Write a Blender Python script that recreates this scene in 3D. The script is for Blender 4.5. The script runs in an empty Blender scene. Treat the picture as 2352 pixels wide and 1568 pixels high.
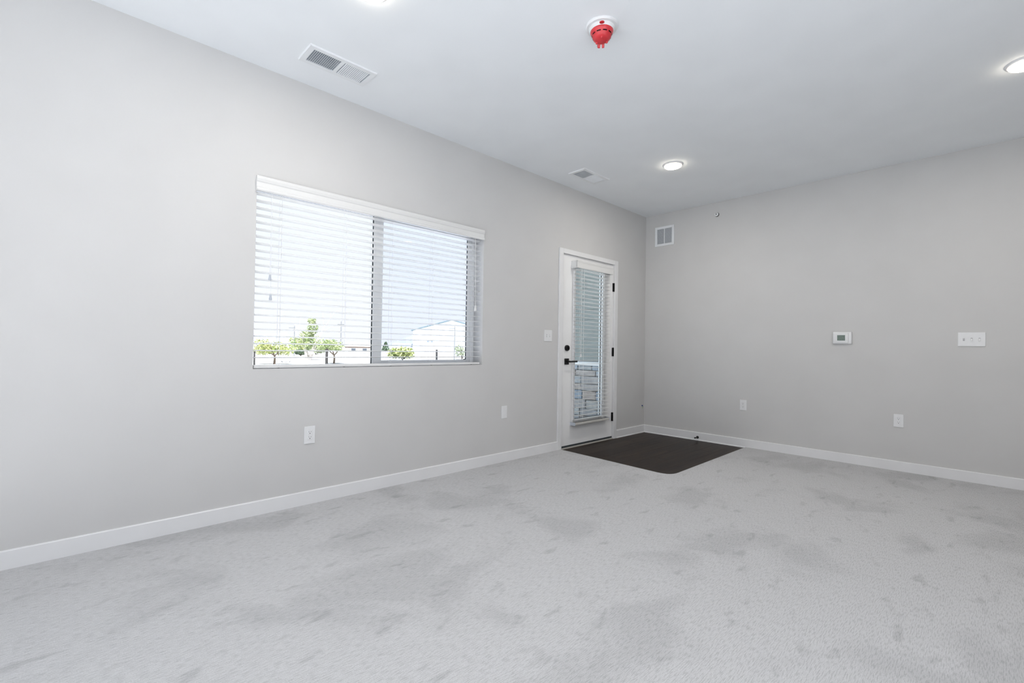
import bpy, bmesh, math, random
from mathutils import Vector, Matrix
random.seed(7)
S = bpy.context.scene
COL = S.collection

# ------------------------------------------------------------------ camera
cam_d = bpy.data.cameras.new('camera'); cam = bpy.data.objects.new('camera', cam_d); COL.objects.link(cam)
S.camera = cam
cam_d.sensor_fit = 'HORIZONTAL'; cam_d.sensor_width = 36.0
cam_d.lens = 1070.1 / 2352 * 36.0
cam_d.clip_start = 0.02; cam_d.clip_end = 3000
YAW, PITCH, ROLL = 0.805746, 0.013137, 0.014968
fw = Vector((math.cos(PITCH) * math.cos(YAW), math.cos(PITCH) * math.sin(YAW), math.sin(PITCH)))
rt = Vector((math.sin(YAW), -math.cos(YAW), 0)); up = rt.cross(fw)
r2 = rt * math.cos(ROLL) + up * math.sin(ROLL); u2 = up * math.cos(ROLL) - rt * math.sin(ROLL)
M = Matrix((r2, u2, -fw)).transposed().to_4x4(); M.translation = Vector((-5.36205, -3.12807, 1.04129))
cam.matrix_world = M

# ------------------------------------------------------------------ world, sun, exposure
W = bpy.data.worlds.new('world'); S.world = W; W.use_nodes = True
nt = W.node_tree; nt.nodes.clear()
wo = nt.nodes.new('ShaderNodeOutputWorld'); bg = nt.nodes.new('ShaderNodeBackground')
tc = nt.nodes.new('ShaderNodeTexCoord'); sx = nt.nodes.new('ShaderNodeSeparateXYZ'); rp = nt.nodes.new('ShaderNodeValToRGB')
rp.color_ramp.elements[0].position = 0.0; rp.color_ramp.elements[0].color = (0.865, 0.89, 0.98, 1)
rp.color_ramp.elements[1].position = 0.75; rp.color_ramp.elements[1].color = (0.74, 0.86, 1.0, 1)
nt.links.new(tc.outputs['Generated'], sx.inputs[0]); nt.links.new(sx.outputs['Z'], rp.inputs[0])
nt.links.new(rp.outputs[0], bg.inputs[0]); bg.inputs[1].default_value = 0.64
nt.links.new(bg.outputs[0], wo.inputs[0])

sun_d = bpy.data.lights.new('sun', 'SUN'); sun_d.energy = 10.5; sun_d.angle = math.radians(0.6); sun_d.color = (0.94, 0.97, 1.0)
sun = bpy.data.objects.new('sun', sun_d); COL.objects.link(sun)
sun.rotation_euler = Vector((0.22, 0.30, -0.93)).to_track_quat('-Z', 'Y').to_euler()

S.view_settings.view_transform = 'Standard'; S.view_settings.look = 'None'
S.view_settings.exposure = 0.92; S.view_settings.gamma = 1.0; S.view_settings.use_curve_mapping = False
S.cycles.use_denoising = True
S.cycles.use_adaptive_sampling = True; S.cycles.adaptive_threshold = 0.1
S.cycles.use_light_tree = True
S.cycles.max_bounces = 7; S.cycles.diffuse_bounces = 4; S.cycles.glossy_bounces = 3
S.cycles.transmission_bounces = 4; S.cycles.transparent_max_bounces = 12
S.cycles.sample_clamp_indirect = 40.0
S.cycles.caustics_reflective = False; S.cycles.caustics_refractive = False

# ------------------------------------------------------------------ materials
def mat(name, col, rough=0.6, spec=0.4, metal=0.0, emit=None, estr=0.0):
    m = bpy.data.materials.new(name); m.use_nodes = True
    b = m.node_tree.nodes['Principled BSDF']
    b.inputs['Base Color'].default_value = (*col, 1); b.inputs['Roughness'].default_value = rough
    b.inputs['Specular IOR Level'].default_value = spec; b.inputs['Metallic'].default_value = metal
    if emit:
        b.inputs['Emission Color'].default_value = (*emit, 1); b.inputs['Emission Strength'].default_value = estr
    return m
def N(m, t): return m.node_tree.nodes.new(t)
def LK(m, a, b): m.node_tree.links.new(a, b)
def noisy(m, c1, c2, scale, sc=(1, 1, 1), bump=0.0, bscale=None, detail=1, lo=0.35, hi=0.65):
    b = m.node_tree.nodes['Principled BSDF']
    t = N(m, 'ShaderNodeTexCoord'); mp = N(m, 'ShaderNodeMapping'); mp.inputs['Scale'].default_value = sc
    n = N(m, 'ShaderNodeTexNoise'); n.inputs['Scale'].default_value = scale; n.inputs['Detail'].default_value = detail
    r = N(m, 'ShaderNodeValToRGB'); r.color_ramp.elements[0].position = lo; r.color_ramp.elements[1].position = hi
    r.color_ramp.elements[0].color = (*c1, 1); r.color_ramp.elements[1].color = (*c2, 1)
    LK(m, t.outputs['Object'], mp.inputs[0]); LK(m, mp.outputs[0], n.inputs[0]); LK(m, n.outputs[0], r.inputs[0])
    LK(m, r.outputs[0], b.inputs['Base Color'])
    if bump:
        n2 = N(m, 'ShaderNodeTexNoise'); n2.inputs['Scale'].default_value = bscale or scale; n2.inputs['Detail'].default_value = 3
        bp = N(m, 'ShaderNodeBump'); bp.inputs['Strength'].default_value = bump; bp.inputs['Distance'].default_value = 0.002
        LK(m, mp.outputs[0], n2.inputs[0]); LK(m, n2.outputs[0], bp.inputs['Height']); LK(m, bp.outputs[0], b.inputs['Normal'])
    return m

WALLC = (0.605, 0.60, 0.594)
m_wall = noisy(mat('wall_paint', WALLC, 0.75, 0.2), tuple(c * 0.99 for c in WALLC), tuple(c * 1.01 for c in WALLC), 3)
m_ceil = noisy(mat('ceiling_paint', (0.84, 0.85, 0.86), 0.9, 0.1), (0.86, 0.885, 0.91), (0.88, 0.905, 0.93), 3)
m_trim = noisy(mat('trim_white', (0.80, 0.80, 0.80), 0.4, 0.4), (0.77, 0.772, 0.78), (0.79, 0.792, 0.80), 6)
m_door = noisy(mat('door_white', (0.80, 0.80, 0.80), 0.4, 0.35), (0.86, 0.862, 0.865), (0.88, 0.882, 0.885), 5)
m_vinylw = noisy(mat('window_vinyl', (0.82, 0.83, 0.84), 0.35, 0.4), (0.81, 0.82, 0.83), (0.83, 0.84, 0.85), 8)
m_slat = noisy(mat('slat_white', (0.86, 0.855, 0.84), 0.4, 0.3), (0.72, 0.72, 0.715), (0.74, 0.74, 0.735), 10, sc=(0.2, 3, 3))
m_rail_shade = noisy(mat('bottom_rail', (0.66, 0.65, 0.61), 0.4, 0.3), (0.52, 0.51, 0.48), (0.56, 0.55, 0.52), 10, sc=(0.2, 3, 3))  # blind white darkened to beige: shade on the door's rail painted in
m_cord = noisy(mat('cord_white', (0.78, 0.79, 0.80), 0.7), (0.75, 0.76, 0.77), (0.8, 0.81, 0.82), 80)
m_tassel = noisy(mat('tassel_grey', (0.50, 0.54, 0.60), 0.4), (0.48, 0.52, 0.58), (0.53, 0.57, 0.63), 60)
m_gask = noisy(mat('gasket_dark', (0.03, 0.035, 0.04), 0.6), (0.04, 0.05, 0.055), (0.06, 0.07, 0.075), 20)
m_black = noisy(mat('black_metal', (0.012, 0.012, 0.013), 0.45, 0.4, 0.3), (0.010, 0.010, 0.011), (0.016, 0.016, 0.017), 30)
m_plate = noisy(mat('plate_white', (0.84, 0.84, 0.85), 0.28, 0.5), (0.76, 0.765, 0.775), (0.78, 0.785, 0.795), 20)
m_slot = noisy(mat('slot_grey', (0.10, 0.10, 0.10), 0.7), (0.08, 0.08, 0.08), (0.12, 0.12, 0.12), 20)
m_slotl = noisy(mat('slot_light', (0.32, 0.32, 0.33), 0.7), (0.30, 0.30, 0.31), (0.34, 0.34, 0.35), 20)
m_alu = noisy(mat('threshold_alu', (0.55, 0.53, 0.49), 0.4, 0.4, 0.5), (0.52, 0.50, 0.46), (0.58, 0.56, 0.52), 30, sc=(1, 12, 1))
m_vent = noisy(mat('register_white', (0.82, 0.84, 0.86), 0.4), (0.81, 0.83, 0.85), (0.83, 0.85, 0.87), 12)
m_duct = noisy(mat('duct_metal', (0.34, 0.38, 0.42), 0.6, 0.3), (0.30, 0.34, 0.38), (0.38, 0.42, 0.46), 12)
m_filter = noisy(mat('filter_grey', (0.46, 0.48, 0.52), 0.8, 0.2), (0.57, 0.59, 0.63), (0.60, 0.62, 0.66), 60)
m_red = noisy(mat('red_plastic', (0.62, 0.035, 0.045), 0.3, 0.5), (0.58, 0.03, 0.04), (0.66, 0.04, 0.05), 12)
m_redd = noisy(mat('slot_dark_red', (0.03, 0.002, 0.003), 0.6), (0.025, 0.002, 0.002), (0.04, 0.003, 0.004), 12)
m_lens = mat('lamp_lens', (1, 1, 1), 0.5, emit=(1.0, 0.90, 0.74), estr=14.0)
m_lcd = noisy(mat('lcd', (0.13, 0.18, 0.15), 0.25, 0.5), (0.11, 0.155, 0.13), (0.17, 0.22, 0.19), 90, sc=(1, 1, 3))
m_brass = noisy(mat('chrome', (0.55, 0.55, 0.55), 0.3, 0.5, 0.9), (0.5, 0.5, 0.5), (0.6, 0.6, 0.6), 20)
m_blue = noisy(mat('blue_plastic', (0.03, 0.05, 0.16), 0.5), (0.025, 0.04, 0.14), (0.04, 0.06, 0.19), 60)
m_green = noisy(mat('green_plastic', (0.22, 0.40, 0.14), 0.5), (0.2, 0.37, 0.12), (0.25, 0.43, 0.16), 60)

def glass(name, tint, refl=0.035):
    m = bpy.data.materials.new(name); m.use_nodes = True; n = m.node_tree; n.nodes.clear()
    o = n.nodes.new('ShaderNodeOutputMaterial'); mx = n.nodes.new('ShaderNodeMixShader')
    t = n.nodes.new('ShaderNodeBsdfTransparent'); g = n.nodes.new('ShaderNodeBsdfGlossy')
    tx = n.nodes.new('ShaderNodeTexCoord'); nz = n.nodes.new('ShaderNodeTexNoise'); nz.inputs['Scale'].default_value = 2
    r = n.nodes.new('ShaderNodeValToRGB')
    r.color_ramp.elements[0].color = (*tint, 1); r.color_ramp.elements[1].color = (*[min(1, c * 1.01) for c in tint], 1)
    n.links.new(tx.outputs['Object'], nz.inputs[0]); n.links.new(nz.outputs[0], r.inputs[0]); n.links.new(r.outputs[0], t.inputs[0])
    g.inputs['Roughness'].default_value = 0.0; g.inputs['Color'].default_value = (0.95, 0.97, 1, 1)
    lw = n.nodes.new('ShaderNodeLayerWeight'); lw.inputs[0].default_value = 0.5
    pw = n.nodes.new('ShaderNodeMath'); pw.operation = 'POWER'; pw.inputs[1].default_value = 5.0
    mr = n.nodes.new('ShaderNodeMapRange'); mr.inputs[3].default_value = refl; mr.inputs[4].default_value = 1.0
    n.links.new(lw.outputs['Facing'], pw.inputs[0]); n.links.new(pw.outputs[0], mr.inputs[0]); n.links.new(mr.outputs[0], mx.inputs[0])
    n.links.new(t.outputs[0], mx.inputs[1]); n.links.new(g.outputs[0], mx.inputs[2]); n.links.new(mx.outputs[0], o.inputs[0])
    return m
m_glass = glass('pane_glass', (0.98, 0.98, 0.985))
m_glassb = glass('pane_glass_sash', (0.93, 0.95, 0.99))
m_glassd = glass('door_glass', (0.92, 0.96, 0.97))

# carpet: cut-pile with short embossed dashes along the room's length and brushed patches
m_carpet = mat('carpet', (0.5, 0.5, 0.5), 0.95, 0.05)
def carpet():
    m = m_carpet; b = m.node_tree.nodes['Principled BSDF']
    t = N(m, 'ShaderNodeTexCoord')
    def noise(scale, sc, detail=2, rough=0.5, rot=0.0, dist=0.0):
        mp = N(m, 'ShaderNodeMapping'); mp.inputs['Scale'].default_value = sc; mp.inputs['Rotation'].default_value = (0, 0, rot)
        n = N(m, 'ShaderNodeTexNoise'); n.inputs['Scale'].default_value = scale; n.inputs['Detail'].default_value = detail
        n.inputs['Roughness'].default_value = rough; n.inputs['Distortion'].default_value = dist
        LK(m, t.outputs['Object'], mp.inputs[0]); LK(m, mp.outputs[0], n.inputs[0]); return n.outputs[0]
    def ramp(src, p0, p1, v0, v1):
        r = N(m, 'ShaderNodeMapRange'); r.interpolation_type = 'SMOOTHSTEP'
        for i, v in zip((1, 2, 3, 4), (p0, p1, v0, v1)): r.inputs[i].default_value = v
        LK(m, src, r.inputs[0]); return r.outputs[0]
    def mul(a, c):
        x = N(m, 'ShaderNodeMath'); x.operation = 'MULTIPLY'; LK(m, a, x.inputs[0]); LK(m, c, x.inputs[1]); return x.outputs[0]
    patches = ramp(noise(1.5, (1.0, 1.3, 1), 3, 0.55, 0.5, 0.4), 0.36, 0.50, 0.88, 1.0)     # brushed pile
    prints = ramp(noise(5.5, (1.0, 2.6, 1), 2, 0.5, -0.6, 0.25), 0.25, 0.42, 0.84, 1.0)       # foot marks
    dash = ramp(noise(1.0, (34, 290, 1), 1, 0.4), 0.33, 0.55, 0.85, 1.03)                       # embossed dashes
    fuzz = ramp(noise(260, (1, 1, 1), 2, 0.6), 0.25, 0.75, 0.90, 1.10)
    v = mul(mul(patches, prints), mul(dash, fuzz))
    c = N(m, 'ShaderNodeMix'); c.data_type = 'RGBA'; c.blend_type = 'MULTIPLY'; c.inputs[0].default_value = 1.0
    c.inputs[6].default_value = (0.53, 0.53, 0.536, 1)
    LK(m, v, c.inputs[7]); LK(m, c.outputs[2], b.inputs['Base Color'])
carpet()
m_plank = mat('dark_plank', (0.03, 0.025, 0.02), 0.42, 0.14)
def plank_mat():
    m = m_plank; b = m.node_tree.nodes['Principled BSDF']
    t = N(m, 'ShaderNodeTexCoord'); mp = N(m, 'ShaderNodeMapping'); mp.inputs['Scale'].default_value = (2.2, 26, 1)
    oi = N(m, 'ShaderNodeObjectInfo'); n = N(m, 'ShaderNodeTexNoise'); n.noise_dimensions = '4D'
    n.inputs['Scale'].default_value = 1.0; n.inputs['Detail'].default_value = 5; n.inputs['Distortion'].default_value = 0.4
    ml = N(m, 'ShaderNodeMath'); ml.operation = 'MULTIPLY'; ml.inputs[1].default_value = 40
    LK(m, oi.outputs['Random'], ml.inputs[0]); LK(m, ml.outputs[0], n.inputs['W'])
    r = N(m, 'ShaderNodeValToRGB'); r.color_ramp.elements[0].position = 0.3; r.color_ramp.elements[1].position = 0.72
    r.color_ramp.elements[0].color = (0.008, 0.005, 0.0035, 1); r.color_ramp.elements[1].color = (0.038, 0.024, 0.016, 1)
    LK(m, t.outputs['Object'], mp.inputs[0]); LK(m, mp.outputs[0], n.inputs[0]); LK(m, n.outputs[0], r.inputs[0])
    mr = N(m, 'ShaderNodeMapRange'); mr.inputs[3].default_value = 0.75; mr.inputs[4].default_value = 1.2
    LK(m, oi.outputs['Random'], mr.inputs[0])
    mx = N(m, 'ShaderNodeMix'); mx.data_type = 'RGBA'; mx.blend_type = 'MULTIPLY'; mx.inputs[0].default_value = 1
    LK(m, r.outputs[0], mx.inputs[6]); LK(m, mr.outputs[0], mx.inputs[7]); LK(m, mx.outputs[2], b.inputs['Base Color'])
plank_mat()
# outdoors
m_ground = noisy(mat('gravel', (0.6, 0.56, 0.5), 0.95, 0.05), (0.36, 0.36, 0.36), (0.50, 0.50, 0.50), 0.35, detail=4)
m_conc = noisy(mat('concrete', (0.5, 0.5, 0.49), 0.9, 0.1), (0.46, 0.46, 0.45), (0.54, 0.54, 0.53), 5)
m_siding = noisy(mat('siding', (0.34, 0.40, 0.39), 0.7), (0.23, 0.25, 0.24), (0.26, 0.28, 0.27), 4, sc=(1, 1, 12))
m_stone = mat('stone', (0.4, 0.4, 0.42), 0.9, 0.1)
def stone_mat():
    m = m_stone; b = m.node_tree.nodes['Principled BSDF']; oi = N(m, 'ShaderNodeObjectInfo')
    r = N(m, 'ShaderNodeValToRGB'); e = r.color_ramp.elements
    e[0].color = (0.36, 0.42, 0.52, 1); e[1].color = (0.58, 0.60, 0.60, 1)
    x = e.new(0.35); x.color = (0.50, 0.56, 0.62, 1); x = e.new(0.7); x.color = (0.56, 0.48, 0.44, 1)
    t = N(m, 'ShaderNodeTexCoord'); n = N(m, 'ShaderNodeTexNoise'); n.inputs['Scale'].default_value = 14; n.inputs['Detail'].default_value = 6
    mx = N(m, 'ShaderNodeMix'); mx.data_type = 'RGBA'; mx.blend_type = 'MULTIPLY'; mx.inputs[0].default_value = 0.6
    LK(m, oi.outputs['Random'], r.inputs[0]); LK(m, t.outputs['Object'], n.inputs[0])
    LK(m, r.outputs[0], mx.inputs[6]); LK(m, n.outputs[0], mx.inputs[7]); LK(m, mx.outputs[2], b.inputs['Base Color'])
    bp = N(m, 'ShaderNodeBump'); bp.inputs['Strength'].default_value = 0.8; bp.inputs['Distance'].default_value = 0.02
    LK(m, n.outputs[0], bp.inputs['Height']); LK(m, bp.outputs[0], b.inputs['Normal'])
stone_mat()
m_bldg = noisy(mat('white_metal_siding', (0.78, 0.78, 0.77), 0.6), (0.76, 0.76, 0.75), (0.80, 0.80, 0.79), 2, sc=(6, 6, 0.2))
m_teal = noisy(mat('teal_trim', (0.20, 0.36, 0.38), 0.6), (0.10, 0.15, 0.16), (0.13, 0.18, 0.19), 2)
m_greyroof = noisy(mat('grey_roof', (0.16, 0.19, 0.23), 0.8), (0.14, 0.17, 0.21), (0.18, 0.21, 0.25), 2)
m_tanroof = noisy(mat('tan_roof', (0.46, 0.42, 0.36), 0.8), (0.43, 0.39, 0.33), (0.49, 0.45, 0.39), 2)
m_eave_shadow = noisy(mat('eave_shadow_brown', (0.12, 0.08, 0.06), 0.8), (0.06, 0.04, 0.03), (0.09, 0.06, 0.045), 6)  # dark brown fascia colour stands in for the shadow line at the eave
m_post = noisy(mat('dark_post', (0.025, 0.024, 0.022), 0.7), (0.02, 0.02, 0.018), (0.035, 0.03, 0.027), 4)
m_pole = noisy(mat('pole_wood', (0.14, 0.15, 0.15), 0.8), (0.12, 0.13, 0.13), (0.16, 0.17, 0.17), 2)
m_bark = noisy(mat('pale_bark', (0.55, 0.50, 0.45), 0.9), (0.42, 0.38, 0.34), (0.66, 0.61, 0.56), 3)
m_barkd = noisy(mat('brown_bark', (0.14, 0.10, 0.07), 0.9), (0.11, 0.08, 0.055), (0.17, 0.125, 0.09), 5)
m_leafy = noisy(mat('leaf_yellow_green', (0.32, 0.40, 0.06), 0.6), (0.22, 0.27, 0.07), (0.44, 0.45, 0.18), 1.2)
m_leafg = noisy(mat('leaf_green', (0.20, 0.33, 0.07), 0.6), (0.17, 0.24, 0.08), (0.36, 0.41, 0.20), 1.2)
m_leafd = noisy(mat('leaf_dark', (0.09, 0.17, 0.07), 0.6), (0.06, 0.10, 0.05), (0.12, 0.17, 0.09), 1.2)
m_leafp = noisy(mat('leaf_pale', (0.40, 0.46, 0.28), 0.6), (0.30, 0.34, 0.20), (0.42, 0.46, 0.30), 1.2)
m_hill = noisy(mat('hill_painted_haze', (0.62, 0.66, 0.78), 1.0, 0.0), (0.160, 0.166, 0.195), (0.172, 0.178, 0.207), 0.02)  # distance haze is mixed into the hills' base colour
m_rock = noisy(mat('rock', (0.42, 0.42, 0.43), 0.9), (0.36, 0.36, 0.37), (0.5, 0.5, 0.5), 3)

# ------------------------------------------------------------------ helpers
def box(bm, x0, x1, y0, y1, z0, z1, bev=0.0, seg=1):
    x0, x1 = min(x0, x1), max(x0, x1); y0, y1 = min(y0, y1), max(y0, y1); z0, z1 = min(z0, z1), max(z0, z1)
    vs = [bm.verts.new(p) for p in ((x0, y0, z0), (x1, y0, z0), (x1, y1, z0), (x0, y1, z0), (x0, y0, z1), (x1, y0, z1), (x1, y1, z1), (x0, y1, z1))]
    fs = [bm.faces.new([vs[i] for i in f]) for f in ((0, 3, 2, 1), (4, 5, 6, 7), (0, 1, 5, 4), (1, 2, 6, 5), (2, 3, 7, 6), (3, 0, 4, 7))]
    if bev > 0:
        es = list({e for f in fs for e in f.edges})
        bmesh.ops.bevel(bm, geom=es, offset=bev, segments=seg, affect='EDGES', profile=0.5)
    return vs
def obj(name, bm, m, parent=None, smooth=False, loc=None):
    bmesh.ops.recalc_face_normals(bm, faces=bm.faces[:])
    me = bpy.data.meshes.new(name); bm.to_mesh(me); bm.free(); me.materials.append(m)
    if smooth:
        me.polygons.foreach_set('use_smooth', [True] * len(me.polygons)); me.update()
        try: me.set_sharp_from_angle(angle=math.radians(40))
        except Exception: pass
    o = bpy.data.objects.new(name, me); COL.objects.link(o)
    if parent: o.parent = parent
    if loc: o.location = loc
    return o
def bx(name, m, parent, *a, bev=0.0, seg=1):
    bm = bmesh.new(); box(bm, *a, bev=bev, seg=seg); return obj(name, bm, m, parent)
def thing(name, label, cat, loc=(0, 0, 0), rz=0.0, group=None):
    o = bpy.data.objects.new(name, None); COL.objects.link(o); o.location = loc; o.rotation_euler = (0, 0, rz)
    o.empty_display_size = 0.05; tag(o, label, cat, group); return o
def tag(o, label, cat, group=None):
    o['label'] = label; o['category'] = cat
    if group: o['group'] = group
    return o
def struct(o, label=None):
    o['kind'] = 'structure'
    if label: o['label'] = label
    return o
def dup(o, parent=None, name=None):
    c = o.copy(); COL.objects.link(c)
    if parent is not None: c.parent = parent
    return c
def tube(bm, pts, r, n=8, cap=True):
    rs = r if isinstance(r, (list, tuple)) else [r] * len(pts)
    rings = []
    for i, p in enumerate(pts):
        p = Vector(p)
        d = (Vector(pts[min(i + 1, len(pts) - 1)]) - Vector(pts[max(i - 1, 0)])).normalized()
        a = d.orthogonal().normalized() if abs(d.z) < 0.95 else Vector((1, 0, 0)); a = (a - d * a.dot(d)).normalized(); b = d.cross(a)
        rings.append([bm.verts.new(p + (a * math.cos(2 * math.pi * k / n) + b * math.sin(2 * math.pi * k / n)) * rs[i]) for k in range(n)])
    for i in range(len(rings) - 1):
        for k in range(n):
            bm.faces.new((rings[i][k], rings[i][(k + 1) % n], rings[i + 1][(k + 1) % n], rings[i + 1][k]))
    if cap:
        bm.faces.new(rings[0][::-1]); bm.faces.new(rings[-1])
def lathe(bm, prof, n=32, axis='Z', c=(0, 0, 0)):
    """prof: (radius, along-axis) list; closed at both ends when radius is 0"""
    c = Vector(c); rings = []
    for r, h in prof:
        if r < 1e-6: pts = [(0, 0)]
        else: pts = [(r * math.cos(2 * math.pi * k / n), r * math.sin(2 * math.pi * k / n)) for k in range(n)]
        ring = []
        for a, b in pts:
            v = {'Z': (a, b, h), 'X': (h, a, b), 'Y': (a, h, b)}[axis]
            ring.append(bm.verts.new(c + Vector(v)))
        rings.append(ring)
    for A, B in zip(rings, rings[1:]):
        if len(A) == 1 and len(B) == 1: continue
        for k in range(n):
            if len(A) == 1: bm.faces.new((A[0], B[k], B[(k + 1) % n]))
            elif len(B) == 1: bm.faces.new((A[k], A[(k + 1) % n], B[0]))
            else: bm.faces.new((A[k], A[(k + 1) % n], B[(k + 1) % n], B[k]))
def lobj(name, m, parent, prof, n=32, axis='Z', c=(0, 0, 0)):
    bm = bmesh.new(); lathe(bm, prof, n, axis, c); return obj(name, bm, m, parent, smooth=True)
def extr(bm, prof, a0, a1, axis='X'):
    """closed profile polygon extruded along an axis: X takes (y,z), Y takes (x,z), Z takes (x,y)"""
    f = {'X': lambda p, t: (t, p[0], p[1]), 'Y': lambda p, t: (p[0], t, p[1]), 'Z': lambda p, t: (p[0], p[1], t)}[axis]
    A = [bm.verts.new(f(p, a0)) for p in prof]; B = [bm.verts.new(f(p, a1)) for p in prof]
    k = len(prof); bm.faces.new(A[::-1]); bm.faces.new(B)
    for i in range(k): bm.faces.new((A[i], A[(i + 1) % k], B[(i + 1) % k], B[i]))
def slab_holes(us, vs, solid, t0, t1, axis):
    """grid wall: us x vs cells, solid(i,j); thickness t0..t1 along axis 'X' or 'Y' or 'Z'"""
    bm = bmesh.new(); cache = {}
    def V(u, v, t):
        k = (u, v, t)
        if k not in cache:
            cache[k] = bm.verts.new({'Y': (u, t, v), 'X': (t, u, v), 'Z': (u, v, t)}[axis])
        return cache[k]
    nu, nv = len(us) - 1, len(vs) - 1
    S_ = lambda i, j: 0 <= i < nu and 0 <= j < nv and solid(i, j)
    for i in range(nu):
        for j in range(nv):
            if not S_(i, j): continue
            u0, u1, v0, v1 = us[i], us[i + 1], vs[j], vs[j + 1]
            for t in (t0, t1): bm.faces.new((V(u0, v0, t), V(u1, v0, t), V(u1, v1, t), V(u0, v1, t)))
            for di, dj, a, b in ((-1, 0, (u0, v0), (u0, v1)), (1, 0, (u1, v0), (u1, v1)), (0, -1, (u0, v0), (u1, v0)), (0, 1, (u0, v1), (u1, v1))):
                if not S_(i + di, j + dj): bm.faces.new((V(*a, t0), V(*b, t0), V(*b, t1), V(*a, t1)))
    return bm

# ------------------------------------------------------------------ room shell
H = 2.74; XW = -6.3; YS = -4.3; T = 0.18
BX_0, BX_1, GZ0, GZ1 = -6.1, -3.7, 0.06, 2.58              # unseen glazing added to the back wall for daylight
WX0, WX1, WZ0, WZ1 = -4.535, -2.72, 0.888, 2.055          # window opening
DX0, DX1, DZ1 = -1.648, -0.688, 2.050                      # door opening
# carpet with the cut-out for the entry planks
def carpet_mesh():
    bm = bmesh.new()
    pts = [(XW, YS), (0, YS), (0, -1.236)]
    c0 = Vector((-1.712, -1.252)); a = Vector((1, 0.008)).normalized(); b = Vector((0.05, 1.0)).normalized(); rr = 0.13
    A = c0 + a * rr; B = c0 + b * rr
    for i in range(9):
        t = i / 8; q = A * (1 - t) ** 2 + c0 * 2 * t * (1 - t) + B * t * t; pts.append((q.x, q.y))
    pts += [(-1.652, -0.02), (-1.652, 0), (XW, 0)]
    extr(bm, pts, -0.008, 0.0, 'Z')
    return bm
struct(obj('floor', carpet_mesh(), m_carpet), 'light grey patterned carpet covering the room')
# entry landing of dark planks
land = struct(bx('floor_landing', m_conc, None, -1.80, 0.0, -1.33, 0.0, -0.06, -0.016), 'dark wood-look plank landing in the corner by the glazed door')
roww = 0.158
for r in range(9):
    y1 = -r * roww; y0 = y1 - roww + 0.0005
    y0 = max(y0, -1.33)
    off = [0.55, 1.15, 0.85, 0.30, 1.00, 0.62, 1.3, 0.45, 0.9][r]
    xs = [-1.80, -1.80 + off, 0.0]
    for a, b in zip(xs, xs[1:]):
        bm = bmesh.new(); w = b - a - 0.0005
        box(bm, 0, w, 0, y1 - y0, -0.0075, 0.0, bev=0.0004)
        p = obj('plank', bm, m_plank, land); p.location = (a, y0, -0.0085)
# wall with window and door
us = [XW - T, WX0, WX1, DX0, DX1, T]; vs = [-0.06, 0.0, WZ0, WZ1 - 0.001, WZ1, H + 0.2]
vs = [-0.06, WZ0, DZ1, WZ1, H + 0.2]
def solid_left(i, j):
    if i == 1 and j in (1, 2): return False
    if i == 3 and j in (0, 1): return False
    return True
struct(obj('wall_left', slab_holes(us, vs, solid_left, 0.0, T, 'Y'), m_wall), 'pale grey wall with the window and door')
struct(bx('wall_right', m_wall, None, 0.0, T, YS - T, 0.0, -0.06, H + 0.2), 'pale grey wall with thermostat')
struct(obj('wall_back', slab_holes([XW - T, BX_0, BX_1, 0.0], [-0.06, GZ0, GZ1, H + 0.2], lambda i, j: not (i == 1 and j == 1), YS - T, YS, 'Y'), m_wall))
GY0, GY1, GZ0, GZ1 = -4.15, -0.40, 0.06, 2.58
gv = [YS, GY0, GY1, 0.0]; gz = [-0.06, GZ0, GZ1, H + 0.2]
struct(obj('wall_rear', slab_holes(gv, gz, lambda i, j: not (i == 1 and j == 1), XW - T, XW, 'X'), m_wall))
struct(bx('ceiling', m_ceil, None, XW - T, T, YS - T, T, H, H + 0.2), 'flat white ceiling')

# baseboards
def base(name, axis, a0, a1, wall, sgn, z0=-0.001):
    """flat board with eased top on a wall"""
    t = 0.014; h = 0.086
    pr = [(wall, z0), (wall + sgn * t, z0), (wall + sgn * t, h - 0.004), (wall + sgn * (t - 0.004), h), (wall, h)]
    bm = bmesh.new(); extr(bm, pr, a0, a1, axis); return struct(obj(name, bm, m_trim))
base('baseboard_left', 'X', XW, -1.709, 0.0, -1)
base('baseboard_corner', 'X', -0.645, -0.014, 0.0, -1, -0.0085)
base('baseboard_right', 'Y', YS, 0.0, 0.0, -1, -0.0085)
base('baseboard_back', 'X', XW, -0.014, YS, 1)
for nm, ax, a0, a1 in (('trim_1', 'X', -0.645, -0.020), ('trim_2', 'Y', -1.236, -0.014)):      # shoe mould over the planks
    bm = bmesh.new(); q = [(-0.014, -0.0085), (-0.020, -0.0085), (-0.0195, -0.001), (-0.014, 0.004)]
    extr(bm, q, a0, a1, ax); struct(obj(nm, bm, m_trim))

# ------------------------------------------------------------------ window
win = struct(thing('window_1', 'white vinyl sliding window behind open slatted blind', 'window', (WX0, 0, WZ0)))
del win['category']
def ring(bm, x0, x1, z0, z1, w, y0, y1, bev=0.002):
    w4 = w if isinstance(w, tuple) else (w,) * 4      # left, right, bottom, top
    box(bm, x0, x0 + w4[0], y0, y1, z0, z1, bev); box(bm, x1 - w4[1], x1, y0, y1, z0, z1, bev)
    box(bm, x0 + w4[0], x1 - w4[1], y0, y1, z0, z0 + w4[2], bev); box(bm, x0 + w4[0], x1 - w4[1], y0, y1, z1 - w4[3], z1, bev)
def sub(o, parent):      # keep world placement while parenting to an Empty
    o.parent = parent; o.matrix_parent_inverse = Matrix.Translation(parent.location).inverted(); return o
bm = bmesh.new(); ring(bm, WX0, WX1, WZ0, WZ1, (0.016, 0.030, 0.014, 0.02), 0.120, 0.176); sub(obj('window_frame', bm, m_vinylw), win)
MX = -3.655
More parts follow.
